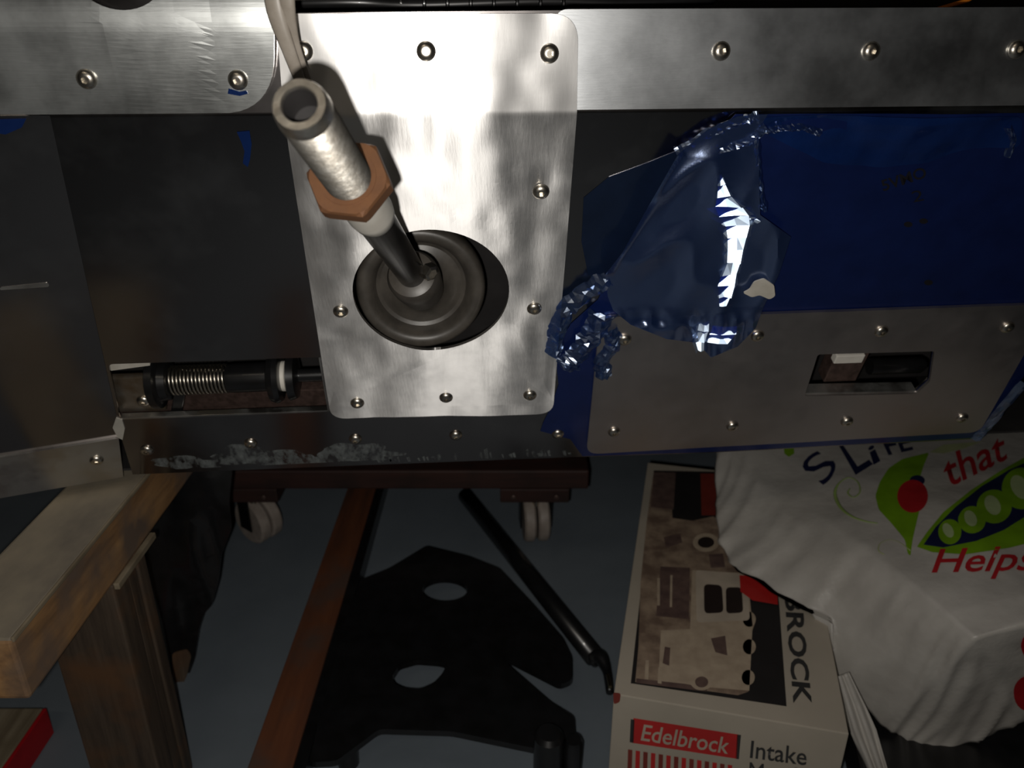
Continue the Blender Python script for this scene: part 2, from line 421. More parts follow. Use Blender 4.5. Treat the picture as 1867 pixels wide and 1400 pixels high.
# ------------------------------------------------------------ the car body: bent sheets
body = thing('car_tunnel', 'long dark bare aluminium car tunnel side sheet with rectangular cut-out, bent along its top', 'panel')
holeL = rnd(SW([(198, 664), (583, 651), (600, 750), (219, 764)]), .004)
hub = px2sw(787, 529)
sheet_hole = circ(hub, .066)
slot = SW([(1488, 640), (1700, 634), (1692, 690), (1668, 712), (1464, 716)])
outl = SW([(88, 206), (92, 214), (222, 800), (242, 865), (560, 852), (1050, 833), (1300, 825), (1780, 800), (1867, 690), (2050, 500), (2050, 206), (2050, 18), (1010, 19), (700, 22), (520, 24), (495, -60), (80, -60)])
cutsy = [-L_/2, -L_/4, 0, L_/4, L_/2]
sheet('sheet', [outl, holeL, sheet_hole, slot], fold, -.002, .002, M['sheet'], body, cuts_y=cutsy)
screws(body, [(268, 820), (457, 808), (648, 800), (831, 793), (1017, 790)], Fp, NB, 0)
# left footwell sheet, turned towards the camera about the fold line
f0 = Bp(92, 214, 0); f1 = Bp(222, 800, 0); q0 = P(0, 905, .722)
N2 = (f1-f0).cross(q0-f0).normalized()
if N2.dot(CAM-f0) < 0: N2 = -N2
E1 = (f1-f0).normalized(); E2 = N2.cross(E1)
def F2(x, y, n): return f0 + E1*x + E2*y + N2*n
def p2(px, py):
    q = hit(px, py, f0, N2)-f0; return (q.dot(E1), q.dot(E2))
foot = thing('footwell_panel', 'bare aluminium footwell sheet left of the fold line with a flanged lower edge', 'panel')
sheet('sheet', [[p2(*p) for p in [(91, 211), (221, 798), (0, 836), (-200, 870), (-200, 220), (0, 212)]]], F2, -.002, .0016, M['sheet'], foot)
sheet('lower_flange', [[p2(*p) for p in [(-200, 866), (0, 831), (216, 796), (225, 866), (0, 905), (-200, 942)]]], F2, -.0004, .0025, M['flange'], foot)
sheet('scuff_mark', [rnd([p2(*p) for p in [(0, 524), (60, 518), (88, 515), (90, 523), (60, 525), (0, 529)]], .002)], F2, -.0003, .0003, M['flange'], foot)
screws(foot, [(176, 835)], lambda a, b, n: F2(*p2(a, b), n), N2, .002)
# corner smear of sealant on the fold
M['seal'] = plain('sealant', (.45, .43, .38), .5)
sl = sheet('sealant_smear', [SW([(212, 760), (223, 764), (228, 780), (224, 800), (215, 796), (206, 778)])], fold, 0, .0012, M['seal'], body)
sl['label'] = 'pale smear of sealant on the corner'
# hazy rubbed stains along the lower edge: thin dried polish
M['polish'] = alum('dried_polish', (.5, .5, .5), .5, .6, 0, haze=.30, hz=(.16, .18, .18), scale=60, dirt_lo=.3, dirt_hi=.6)
def mk_polish():
    m, nt, b = new_mat('dried_polish_haze'); b.inputs['Base Color'].default_value = (.20, .22, .22, 1); b.inputs['Roughness'].default_value = .6
    v = coords(nt, (1, 1, .35)); f = noise_n(nt, v, 120, 6, .7)
    t = N(nt, 'ShaderNodeBsdfTransparent'); ms = N(nt, 'ShaderNodeMixShader')
    nt.links.new(ramp(nt, f, [(.42, (0, 0, 0)), (.70, (.75, .75, .75))]), ms.inputs[0]); nt.links.new(t.outputs[0], ms.inputs[1]); nt.links.new(b.outputs[0], ms.inputs[2])
    nt.links.new(ms.outputs[0], nt.nodes['Material Output'].inputs[0]); return m
M['polish'] = mk_polish()
def blob(cx, cy, rx, ry, seed, k=40, jag=.35):
    out = []
    for i in range(k):
        a = 2*math.pi*i/k; r = 1+jag*noise.noise(Vector((math.cos(a)*1.7+seed, math.sin(a)*1.7, seed*2)))*2
        out.append((cx+rx*r*math.cos(a), cy+ry*r*math.sin(a)))
    return out
for (cx, cy, rx, ry, s_) in [(470, 832, 72, 17, 1.3), (655, 826, 66, 17, 4.2), (350, 844, 60, 12, 7.7), (560, 838, 50, 10, 9.1)]:
    pts = [(x, min(y, 856-(x-300)*.045)) for x, y in blob(cx, cy, rx, ry, s_)]
    sheet('polish_stain', [SW(pts)], fold, .0001, .0001, M['polish'], body)
for k_ in range(34):
    x = random.uniform(690, 1045); y0 = 846-(x-600)*.037
    hh = random.uniform(4, 13)*(1 if random.random() < .8 else 1.6)
    x2 = x+random.uniform(2, 6)
    sheet('polish_fleck', [SW([(x, y0), (x2, y0), (x2-2, y0-hh), (x-3, y0-hh*.8)])], fold, .0001, .0001, M['polish'], body)
# blue film scraps
def scrap(px, seed, nm='film_scrap', par=None, mat='film_lit'):
    return sheet(nm, [SW(px)], fold, .0002, .0003, M[mat], par or body)
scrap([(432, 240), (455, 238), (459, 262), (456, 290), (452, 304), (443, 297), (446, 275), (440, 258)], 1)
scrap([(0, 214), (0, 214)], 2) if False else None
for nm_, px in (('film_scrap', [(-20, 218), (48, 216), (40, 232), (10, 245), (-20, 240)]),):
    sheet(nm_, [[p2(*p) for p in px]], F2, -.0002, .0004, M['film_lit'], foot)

# ---- upper left plate
ul = thing('upper_left_plate', 'hazy rounded-end aluminium plate with two button screws at the upper left', 'plate')
out = rnd(SW([(-200, -220), (508, -220), (501, 206), (-200, 213)]), [0, .02, .034, 0], 10)
# push the lower edge just past the bend
out = [(s, min(w_, -.0012)) for s, w_ in out]
def hleft(s, w_):
    u = -w_; e = .15*min(u, .046)
    if u > .046: t = u-.046; e += .15*t - t*t/(2*.085)
    return e*(1-.3*max(0, min(1, (s+.19)/.06))) + .0003*noise.noise(Vector((s*18, w_*22, 3)))
hole_c = px2sw(217, -86); hole_r = abs(px2sw(315, -86)[0]-hole_c[0])
sheet('plate', [out, circ(hole_c, hole_r)], fold, .0002, .0022, M['left'], ul,
      cuts_x=lin(-.5, 0, 24), cuts_y=lin(-.16, 0, 60), hf=hleft, smooth=False)
screws(ul, [(165, 143), (437, 145)], lambda a, b, n: fold(*px2sw(a, b), n+hleft(*px2sw(a, b))), (NA-Z*.15).normalized(), .0026)
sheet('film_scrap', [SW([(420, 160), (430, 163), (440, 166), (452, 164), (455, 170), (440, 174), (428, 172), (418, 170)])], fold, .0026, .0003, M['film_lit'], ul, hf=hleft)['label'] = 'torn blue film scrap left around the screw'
# ---- upper right plate
ur = thing('upper_right_plate', 'long hazy aluminium trim strip above the blue film, three screws', 'plate')
sheet('plate', [[(s, min(w_, -.0012)) for s, w_ in rnd(SW([(1012, 17), (2050, 12), (2050, 190), (1012, 200)]), [.008, 0, 0, 0])]], fold, .0002, .0014, M['right'], ur,
      cuts_x=lin(.05, .5, 22), cuts_y=lin(-.07, 0, 8), smooth=True, hf=lambda s, w_: .0007*noise.noise(Vector((s*14, w_*20, 9))))
screws(ur, [(1313, 93), (1585, 93), (1850, 90)], Fp, NA, .0018)
# ---- gear lever plate (bent over the fold)
gp = thing('gear_lever_plate', 'bright brushed aluminium plate with big round hole around the gear lever', 'plate')
out = rnd(SW([(505, 25), (1052, 25), (1050, 206), (1007, 748), (604, 757), (519, 206)]), [.004, .017, 0, .016, .016, 0], 8)
sheet('plate', [out, circ(hub, .0605, k=72)], fold, .0016, .0030, M['plate'], gp, cuts_x=lin(-.12, .11, 60), cuts_y=cutsy+lin(-.075, .20, 64), smooth=True,
      hf=lambda s, w_: .0011*noise.noise(Vector((s*26, w_*18, 1.5)))+.0004*noise.noise(Vector((s*60, w_*50, 7))))
screws(gp, [(555, 93), (777, 93), (1000, 97), (985, 342), (622, 560), (973, 555), (652, 727), (813, 717), (965, 713)], Fp, nrm_y, .0046)
# ---- access plate, lower right
ac = thing('access_plate', 'dull aluminium cover plate with a slanted slot and seven button screws at the lower right', 'plate')
out = rnd(SW([(1093, 572), (1400, 566), (1867, 550), (2000, 545), (2000, 560), (1867, 632), (1782, 782), (1068, 822)]), [.012, 0, 0, 0, 0, 0, .012, .014], 8)
sheet('plate', [out, rnd(slot, .003)], fold, .0014, .0030, M['access'], ac, cuts_x=lin(.1, .6, 12), cuts_y=lin(.12, .26, 8), hf=lambda s, w_: .0004*noise.noise(Vector((s*20, w_*20, 4.5))))
screws(ac, [(1137, 612), (1378, 605), (1603, 597), (1832, 590), (1118, 780), (1333, 770), (1541, 762), (1750, 755)], Fp, NB, .0044)

# ------------------------------------------------------------ blue protective film
film = thing('protective_film', 'torn dark blue protective film still stuck on the right of the tunnel sheet', 'film')
fo = SW([(1340, 206), (1378, 206), (1480, 206), (1620, 206), (1800, 206), (2040, 206), (2040, 500), (1867, 684), (1782, 797), (1300, 823), (1062, 831), (1040, 800), (985, 785), (990, 770), (1005, 740), (1018, 700), (1012, 640), (1040, 590), (1090, 545), (1118, 490), (1135, 470), (1180, 390), (1240, 290), (1290, 250)])
def hfilm(s, w_):
    a = max(0, 1-w_/.045); return .0035*a*(noise.noise(Vector((s*16, w_*40, 2)))+.25)*min(1, w_/.006+.1) + .00015*noise.noise(Vector((s*40, w_*40, 0)))
sheet('film', [fo, slot], fold, .0003, .0003, M['film'], film, cuts_x=lin(.08, .62, 60), cuts_y=lin(0, .09, 22)+lin(.09, .28, 8), hf=hfilm, smooth=True)
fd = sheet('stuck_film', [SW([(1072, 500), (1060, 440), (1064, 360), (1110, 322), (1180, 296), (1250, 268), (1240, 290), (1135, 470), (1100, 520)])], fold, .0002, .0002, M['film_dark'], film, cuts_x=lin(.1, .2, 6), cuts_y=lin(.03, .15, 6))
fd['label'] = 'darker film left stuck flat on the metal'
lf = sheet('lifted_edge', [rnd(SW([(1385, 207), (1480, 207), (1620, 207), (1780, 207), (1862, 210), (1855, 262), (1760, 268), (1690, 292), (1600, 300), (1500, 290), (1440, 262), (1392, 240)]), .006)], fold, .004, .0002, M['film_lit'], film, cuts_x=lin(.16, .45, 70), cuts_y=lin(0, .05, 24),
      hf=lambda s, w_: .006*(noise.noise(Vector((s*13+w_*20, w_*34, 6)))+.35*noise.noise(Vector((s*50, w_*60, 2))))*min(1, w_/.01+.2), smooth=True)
lf['label'] = 'band of film lifting off in waves, light painted as brighter blue'
ink = text_on('marker_writing', '5VMO', [(1610, 348), (1690, 322), (1684, 302), (1604, 328)], lambda a, b: Fp(a, b, .0009), M['ink'], film, bold=.02)
text_on('marker_writing', '2', [(1664, 368), (1684, 364), (1680, 344), (1660, 348)], lambda a, b: Fp(a, b, .0009), M['ink'], film)
for (x, y) in ((1655, 408), (1683, 402), (1692, 514)):
    sheet('marker_dot', [SW(circ((x, y), 8, 5, 14))], fold, .0007, .0002, M['ink'], film)
# loose flap of film, crumpled
flap = thing('film_flap', 'peeled crumpled blue film flap hanging over the corner of the access plate', 'film')
fp = [(1236, 282), (1290, 236), (1345, 212), (1400, 208), (1384, 235), (1384, 330), (1386, 392), (1442, 432), (1420, 500), (1392, 560), (1378, 598), (1345, 632), (1296, 652), (1272, 625), (1215, 618), (1150, 592), (1118, 566), (1108, 540), (1104, 500), (1135, 460), (1180, 380)]
def ridged(v): return 1-abs(noise.noise(v))*2.2
ST = [Vector(p) for p in ((1318, 330), (1322, 375), (1345, 400), (1338, 470), (1322, 540), (1312, 575))]
def seg_d(p, a, b):
    t = max(0, min(1, (p-a).dot(b-a)/(b-a).length_squared)); return (p-(a+(b-a)*t)).length
def hflap(px, py):
    p = Vector((px, py)); y = py
    dmin = min(seg_d(p, ST[k], ST[k+1]) for k in range(len(ST)-1))
    g = math.exp(-(dmin/(17+9*noise.noise(Vector((py*.02, 1, 1)))))**2)
    top = min(1, max(0, (py-215)/70))
    per = 15.0; ph_ = ((y+px*.35+22*noise.noise(Vector((px*.02, py*.01, 7))))/per) % 1.0
    saw = ph_/.8 if ph_ < .8 else (1-ph_)/.2
    e = .0006*g*saw
    e += .0050*max(0, ridged(Vector((px*.011+py*.006, py*.004-px*.004, 5.1)))) 
    e += .006*math.exp(-(seg_d(p, Vector((1236, 282)), Vector((1110, 490)))/7)**2)
    if py > 560: e += .003*ridged(Vector((px*.035, py*.02, 9)))*min(1, (py-560)/30)
    return max(.0005, e*top)+.003*top
sheet('film', [fp], Bp, .0052, .00012, M['loose'], flap, cuts_x=range(1108, 1442, 5), cuts_y=range(212, 652, 4), hf=hflap, smooth=True)
# flash glint on the crease, put into pale facets turned to the camera
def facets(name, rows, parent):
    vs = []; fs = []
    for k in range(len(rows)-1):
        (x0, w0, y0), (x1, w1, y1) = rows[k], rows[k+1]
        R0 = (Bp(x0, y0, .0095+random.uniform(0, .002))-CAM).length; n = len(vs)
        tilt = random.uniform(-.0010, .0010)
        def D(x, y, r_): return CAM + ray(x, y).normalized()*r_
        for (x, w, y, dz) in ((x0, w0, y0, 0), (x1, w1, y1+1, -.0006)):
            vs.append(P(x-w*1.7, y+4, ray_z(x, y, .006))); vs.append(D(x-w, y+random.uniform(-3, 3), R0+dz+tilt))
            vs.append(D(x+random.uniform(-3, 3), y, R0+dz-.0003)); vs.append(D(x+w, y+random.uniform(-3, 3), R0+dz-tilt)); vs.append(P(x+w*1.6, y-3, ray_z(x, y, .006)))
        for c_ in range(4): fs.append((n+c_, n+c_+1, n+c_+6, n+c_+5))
    return link(name, pyd(vs, fs), parent, M['glint'])
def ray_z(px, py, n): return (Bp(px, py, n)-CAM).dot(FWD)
facets('crease_glint', [(1312, 318, 3)[0:1]+(4, 318), (1316, 7, 338), (1320, 12, 358), (1328, 24, 376), (1338, 27, 392), (1345, 22, 410), (1344, 17, 432), (1341, 14, 455), (1338, 12, 478), (1330, 13, 500), (1324, 15, 520), (1322, 11, 540), (1318, 6, 558)], flap)
facets('crease_glint', [(1344, 8, 388), (1358, 8, 393), (1372, 6, 398), (1384, 3, 404)], flap)
facets('crease_glint', [(1284, 9, 588), (1282, 10, 604), (1276, 8, 622), (1278, 5, 640)], flap)
facets('crease_glint', [(1322, 22, 596), (1318, 24, 610), (1308, 18, 626)], flap)
def crumple(name, pts, wd, amp, seed, parent, mat='loose', n0=.004, seg=26):
    """ribbon of creased film along a pixel path"""
    vs = []; fs = []; P2 = [Vector(px2sw(*p)) for p in pts]
    for i in range(seg+1):
        t = i/seg*(len(P2)-1); j = min(int(t), len(P2)-2); p = P2[j].lerp(P2[j+1], t-j); d = (P2[j+1]-P2[j]).normalized(); nn = Vector((-d.y, d.x))
        for k in range(7):
            f = (k/6-.5)*wd*(1+.4*noise.noise(Vector((i*.4, seed, 0))))
            q = p+nn*f
            e = amp*(1-(2*k/6-1)**2) + amp*.7*noise.noise(Vector((i*.55, k*1.1, seed)))
            vs.append(fold(q.x, q.y, n0+max(0, e)))
    for i in range(seg):
        for k in range(6): a = i*7+k; fs.append((a, a+1, a+8, a+7))
    return link(name, pyd(vs, fs), parent, M[mat], False)
crumple('crease', [(1108, 498), (1070, 520), (1030, 555), (1012, 600), (1010, 632)], .016, .009, 2.2, flap)
crumple('crease', [(1100, 560), (1080, 600), (1050, 640), (1030, 660)], .022, .007, 5.2, flap)
crumple('crease', [(1110, 590), (1120, 620), (1095, 650), (1100, 680)], .014, .005, 8.2, flap)
crumple('crease', [(1232, 276), (1290, 240), (1350, 216), (1378, 212)], .009, .004, 11.2, flap, n0=.003)
crumple('crease', [(1250, 283), (1310, 262), (1360, 246), (1392, 222)], .007, .005, 14.2, flap, n0=.006)
crumple('crease', [(1372, 235), (1376, 290), (1380, 340), (1388, 372)], .006, .005, 17.2, flap, n0=.006)
crumple('crease', [(1392, 234), (1420, 230), (1460, 228), (1492, 238)], .005, .004, 20.2, film, n0=.002)
crumple('crease', [(1834, 225), (1842, 250), (1834, 280)], .006, .004, 23.2, film, n0=.002, seg=10)
crumple('crease', [(1867, 690), (1830, 730), (1800, 770), (1775, 795)], .012, .004, 26.2, film, n0=.0035, seg=14)
# pale dab of glue on the flap
db = rnd(SW([(1346, 514), (1358, 508), (1366, 494), (1384, 488), (1402, 500), (1404, 520), (1394, 526), (1376, 518), (1362, 522)]), .002)
sheet('glue_dab', [db], fold, .0125, .0012, M['cream'], flap, hf=None)['label'] = 'cream coloured dab stuck on the flap'

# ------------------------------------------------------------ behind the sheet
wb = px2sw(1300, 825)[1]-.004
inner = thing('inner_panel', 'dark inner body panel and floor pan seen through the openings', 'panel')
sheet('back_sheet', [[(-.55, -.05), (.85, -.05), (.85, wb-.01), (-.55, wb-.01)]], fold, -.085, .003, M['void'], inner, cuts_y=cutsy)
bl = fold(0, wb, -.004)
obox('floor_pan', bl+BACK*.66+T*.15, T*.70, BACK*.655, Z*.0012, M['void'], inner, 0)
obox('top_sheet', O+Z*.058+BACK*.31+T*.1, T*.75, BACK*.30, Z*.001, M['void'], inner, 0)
# brown rail seen low in the left opening
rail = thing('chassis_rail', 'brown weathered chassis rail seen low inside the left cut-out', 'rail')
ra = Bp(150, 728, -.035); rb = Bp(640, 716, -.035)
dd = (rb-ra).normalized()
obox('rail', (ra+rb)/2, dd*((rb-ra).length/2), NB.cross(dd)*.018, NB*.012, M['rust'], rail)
# linkage: tube, black rings, coil spring, washer
lk = thing('sprung_linkage', 'coil spring and black rings on a shaft inside the left cut-out', 'linkage')
a0 = Bp(150, 700, -.018); a1 = Bp(660, 680, -.018); ax = (a1-a0); LEN = ax.length; ax.normalize()
def along(px): 
    q = Bp(px, 700-(px-150)*.039, -.018); return (q-a0).dot(ax)
lathe('shaft', a0, ax, [(.006, 0), (.006, LEN)], M['black'], lk, 20)
obox('bracket', Bp(232, 716, -.012), ax*.028, NB.cross(ax)*.022, NB*.003, M['cad'], lk, .002)
screws(lk, [(262, 730)], Bp, NB, -.009)
lathe('ring', a0+ax*along(276), ax, [(.020, 0), (.024, .002), (.024, .008), (.018, .010), (.017, .016), (.011, .018)], M['black'], lk, 32)
pts = []
s0, s1 = along(300), along(416); turns = 17
x_, y_, d_ = frame_of(ax)
for i in range(turns*14+1):
    a = 2*math.pi*i/14; t = i/(turns*14); pts.append(a0+ax*(s0+(s1-s0)*t)+(x_*math.cos(a)+y_*math.sin(a))*(.0125))
tube('spring', pts, .0011, M['steel'], lk, 6)
lathe('sleeve', a0+ax*along(416), ax, [(.0125, 0), (.013, .004), (.013, along(490)-along(416))], M['black'], lk, 28)
lathe('ring', a0+ax*along(490), ax, [(.016, 0), (.022, .002), (.024, .007), (.022, .011), (.016, .012)], M['black'], lk, 32)
lathe('washer', a0+ax*along(513), ax, [(.0125, 0), (.0135, .001), (.0135, .004), (.0125, .005)], M['nylon'], lk, 32)
lathe('ring', a0+ax*along(524), ax, [(.016, 0), (.022, .002), (.020, .008), (.012, .010)], M['black'], lk, 32)
# black arm below the spring
obox('arm', Bp(325, 735, -.012), (ax*.4+NB.cross(ax)).normalized()*.02, ax*.005, NB*.004, M['black'], lk, .001)
# folded cream tab at the corner of the opening
tb = sheet('folded_tab', [SW([(183, 662), (271, 658), (272, 671), (190, 682)])], fold, -.006, .003, M['cream'], body)
tb['label'] = 'pale folded tab in the corner of the cut-out'
# lips of the opening (cut edges, bent back)
for a, b in (((219, 764), (600, 750)), ((583, 651), (600, 750))):
    p0 = Fp(*a, -.001); p1 = Fp(*b, -.001); d = p1-p0
    obox('cut_edge', (p0+p1)/2 - NB*.002, d/2, NB.cross(d.normalized())*.0012, NB*.0030, M['flange'], body, .0004)
# latch behind the right slot
lt = thing('latch', 'white-topped latch block inside the slanted slot of the access plate', 'latch')
c = Bp(1546, 658, -.014); xx = T
obox('body', c - NB*.006 + DB*.006, xx*.016, DB*.020, NB*.008, M['rust'], lt)
obox('block', Bp(1546, 650, -.006), xx*.0135, DB*.005, NB*.004, M['nylon'], lt, .001)
lathe('bolt', Bp(1585, 668, -.02), T, [(.008, 0), (.008, .05), (.005, .055)], M['black'], lt, 20)
p0 = Fp(1466, 716, 0); p1 = Fp(1668, 712, 0); d = p1-p0
obox('slot_lip', (p0+p1)/2 - NB*.004+DB*(-.0005), d/2, NB.cross(d.normalized())*.0012, NB*.006, M['flange'], lt, .0004)

# ------------------------------------------------------------ rubber boot, gear lever
hubP = Bp(768, 532, -.0195); axb = (NB*.55 + (CAM-hubP).normalized()*.45).normalized()
bt = thing('gear_boot', 'round grey-brown rubber boot filling the hole around the gear lever', 'boot')
prof = [(.040, -.040), (.051, -.030), (.0530, -.016), (.0528, -.008), (.0512, -.0035), (.0490, -.0020), (.0440, -.0022), (.0405, -.0045), (.0385, -.0100), (.0370, -.0150), (.0340, -.0165), (.0290, -.0150), (.0240, -.0125), (.0190, -.0085), (.0165, -.002), (.0150, .002)]
lathe('boot', hubP, axb, prof, M['rubber'], bt, 72, closed=False)
seam_pts = []
for (r, h) in prof[3:13]:
    x, y, d = frame_of(axb); a = math.radians(-42)
    dr = (T*math.cos(a) - DB*math.sin(a)) if False else (T*math.cos(math.radians(52)) + DB*math.sin(math.radians(52)))
    seam_pts.append(hubP + d*(h+.0002) + dr*r)
tube('mould_seam', seam_pts, .0005, M['void'], bt, 6)
lv = thing('gear_lever', 'gear lever with threaded chrome tip, bronze hex nut and black shaft', 'lever')
base = P(752, 502, .600); tip = P(545, 190, .330); axl = (tip-base); LL = axl.length; axl.normalize()
def az(z): return (z-.600)/(.330-.600)*LL
s_nut0, s_nut1 = az(.4200), az(.4085)
lathe('collar', base, axl, [(.0180, -.040), (.0200, -.014), (.0200, -.003), (.0175, .003), (.012, .005)], M['rubber'], lv, 40)
lathe('shaft', base, axl, [(.0105, -.01), (.0108, .03), (.0118, az(.464))], M['shaft'], lv, 40)
lathe('bushing', base, axl, [(.0113, az(.470)), (.0128, az(.468)), (.0138, az(.458)), (.0138, s_nut0)], M['nylon'], lv, 40)
def hexnut(name, s0, s1, ra, rin, mat):
    x, y, d = frame_of(axl); vs = []; fs = []; K = 48
    def hr(i, ap): 
        a = 2*math.pi*i/K+.1; return ap/math.cos((a % (math.pi/3))-math.pi/6)
    rows = [(lambda i: hr(i, ra)*.93, s0), (lambda i: hr(i, ra), s0+.0015), (lambda i: hr(i, ra), s1-.0018), (lambda i: min(hr(i, ra), ra*1.06)*.97, s1), (lambda i: rin, s1), (lambda i: rin, s0), ]
    for f, s in rows:
        for i in range(K):
            a = 2*math.pi*i/K; vs.append(base+axl*s+(x*math.cos(a)+y*math.sin(a))*f(i))
    for j in range(len(rows)):
        j2 = (j+1) % len(rows)
        for i in range(K): fs.append((j*K+i, j*K+(i+1) % K, j2*K+(i+1) % K, j2*K+i))
    return link(name, pyd(vs, fs), lv, mat)
hexnut('hex_nut', s_nut0, s_nut1, .0196, .0135, M['bronze'])
lathe('inner_ring', base, axl, [(.0150, s_nut1-.004), (.0150, s_nut1+.0005), (.0125, s_nut1+.0005)], M['bronze'], lv, 40, closed=False)
th = [(.0118, az(.425))]
s = az(.420)
while s < az(.338):
    th += [(.01165, s), (.0125, s+.00075)]; s += .0015
te = LL
th += [(.0120, te-.002), (.0112, te), (.0080, te), (.0074, te-.0015)]
lathe('threaded_tube', base, axl, th, M['chrome'], lv, 48, closed=False)
lathe('bore', base, axl, [(.0075, te-.001), (.0072, te-.016), (.0001, te-.017)], M['void'], lv, 32, closed=False)
# small bolt head clamping the boot beside the shaft
lathe('clamp_screw', P(778, 492, .592), (NB*.7+T*.6).normalized(), [(.0065, 0), (.0065, .006), (.004, .007)], M['steel'], lv, 6, smooth=False)
# pale strap hanging beside the lever tip
st = thing('plastic_strap', 'pale translucent plastic strap hanging behind the gear lever tip', 'strap')
tube('strand', [P(492, -60, .440), P(503, 20, .450), P(526, 90, .462), P(548, 150, .476), P(560, 190, .485)], [.0055, .0055, .0042, .0035, .003], M['strap'], st, 10, 5, FWD, .35)
tube('strand', [P(520, -60, .438), P(524, 10, .448), P(538, 80, .462), P(562, 150, .478)], [.0055, .0045, .003, .0025], M['strap'], st, 10, 5, FWD, .35)

# ------------------------------------------------------------ on top of the tunnel
ptop = O + Z*.064
hoses = [('black_hose', 'black rubber hose lying along the top of the tunnel', .014, .045, .010, 'black'),
         ('dark_carpet_roll', 'dark brown trim roll behind the top edge of the tunnel', .040, .075, .030, 'void')]
h1 = thing('black_hose', 'thin ribbed black hose along the top edge above the gear lever', 'hose')
pp = [P(470, 8, .56), P(640, 4, .56), P(760, 9, .57), P(1000, 2, .58), P(1160, 6, .59), P(1300, -6, .60)]
tube('hose', pp, .0055, M['black'], h1, 12, 6)
for i in range(12):
    x = 560+i*42; lathe('hose_rib', P(x, 6, .562+.00004*(x-560)), T, [(.0058, 0), (.0068, .0008), (.0068, .002), (.0058, .0028)], M['black'], h1, 20)
h2 = thing('trim_roll', 'dark brown trim roll resting behind the top edge of the tunnel', 'trim')
tube('roll', [P(480, 8, .66), P(900, 12, .68), P(1400, 9, .71), P(2100, 8, .76)], [.020, .022, .021, .020], M['void'], h2, 20, 6)
ow = thing('orange_wire', 'short orange wire end at the top right edge', 'wire')
tube('wire', [P(1700, 20, .62), P(1740, 8, .62), P(1765, 0, .62), P(1790, -20, .63)], .0018, M['orange'], ow, 8, 4)

# ------------------------------------------------------------ wooden trestle
tr = thing('wooden_trestle', 'stained wooden trestle holding up the car at lower left', 'trestle')
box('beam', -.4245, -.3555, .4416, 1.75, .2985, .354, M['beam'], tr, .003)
box('edge_highlight', -.3572, -.3545, .443, 1.75, .351, .3550, M['plank'], tr, .001)  # pale strip standing in for the highlight along the beam's lip
for i, (ya, yb) in enumerate([(.573, .600), (.6015, .618), (.6195, .636)]):
    box('post_board', -.4245, -.3550-.0015*(i == 1), ya, yb, 0, .2985, M['post'], tr, .002)
box('post_highlight', -.356, -.3505, .575, .655, .2925, .299, M['plank'], tr, .001)  # highlight on the post's top edge, built as a pale strip
box('rear_post', -.4245, -.3550, 1.65, 1.715, 0, .2985, M['post'], tr, .002)
pk = thing('floor_plank', 'pale wooden plank with a red painted edge on the floor under the trestle', 'plank')
box('board', -.80, -.5385, .25, .683, 0, .039, M['plank'], pk, .002)
e = box('painted_edge', -.5385, -.5345, .25, .683, 0.0005, .0385, M['red'], pk, .001); e['label'] = 'red painted edge'

# black ragged cloth behind the trestle
cl = thing('black_rag', 'ragged black cloth hanging in the dark behind the trestle post', 'cloth')
edge = [(330, 850), (425, 850), (420, 905), (424, 960), (402, 1015), (398, 1060), (388, 1100), (372, 1118), (362, 1150), (356, 1200), (344, 1235), (326, 1268), (312, 1215), (296, 1130), (272, 1050), (262, 985), (286, 900)]
PC = P(350, 1050, .98); NC = Vector((.1, -1, .12)).normalized(); XC = Vector((0, 0, 1)).cross(NC).normalized(); YC = NC.cross(XC)
def pc2(px, py):
    q_ = hit(px, py, PC, NC)-PC; return (q_.dot(XC), q_.dot(YC))
cl_o = sheet('cloth', [rnd([pc2(*p) for p in edge], .006, 3)], lambda x, y, n: PC+XC*x+YC*y+NC*n, 0, .004, M['black'], cl, cuts_x=lin(-.1, .1, 20), cuts_y=lin(-.2, .2, 30),
      hf=lambda x, y: .018*noise.noise(Vector((x*30, y*8, 3.3))), smooth=True)
rs = sheet('rusty_tip', [rnd([pc2(*p) for p in [(322, 1175), (348, 1168), (356, 1180), (348, 1215), (335, 1245), (322, 1215)]], .004, 3)], lambda x, y, n: PC+XC*x+YC*y+NC*n, .016, .002, M['post'], cl)
rs['label'] = 'rust brown lower tip'

# ------------------------------------------------------------ dolly on casters
dl = thing('caster_dolly', 'dark brown wooden dolly on pale casters under the car', 'dolly')
box('deck', -.52, .115, 1.03, 1.6, .118, .150, M['deck'], dl, .003)
def caster(x, y, yaw, blk):
    ct = bpy.data.objects.new('caster', None); ct.empty_display_size = .02; COL.objects.link(ct); ct.parent = dl
    box('mounting_block', x-.055, x+.05, y-.045, y+.055, .094, .118, M['deck'], dl, .002)
    R = Matrix.Translation((x, y, 0)) @ Matrix.Rotation(yaw, 4, 'Z')
    ax_ = (R.to_3x3() @ Vector((1, 0, 0)))
    c = Vector((x, y, .038))
    for s_ in (-1, 1):
        wl = lathe('wheel', c+ax_*(.002 if s_ > 0 else -.020), ax_, [(.012, 0), (.034, 0), (.0375, .003), (.0378, .009), (.0375, .015), (.034, .018), (.012, .018)], M['wheel'], ct, 40)
    lathe('stem', Vector((x, y-.012, .070)), Z, [(.006, 0), (.006, .026)], M['steel'], ct, 14)
    for s_ in (-1, 1):
        obox('fork', c+ax_*.024*s_+Z*.022, ax_*.0012, (R.to_3x3() @ Vector((0, 1, 0)))*.014, Z*.032, M['black'], ct, .0005)
    for s_ in (-.035, .03): lathe('bolt', Vector((x+s_, y-.047, .106)), Vector((0, -1, 0)), [(.004, 0), (.004, .003), (.002, .004)], M['rust'], ct, 10)
caster(-.405, 1.075, math.radians(52), 0); caster(.037, 1.075, math.radians(6), 1)

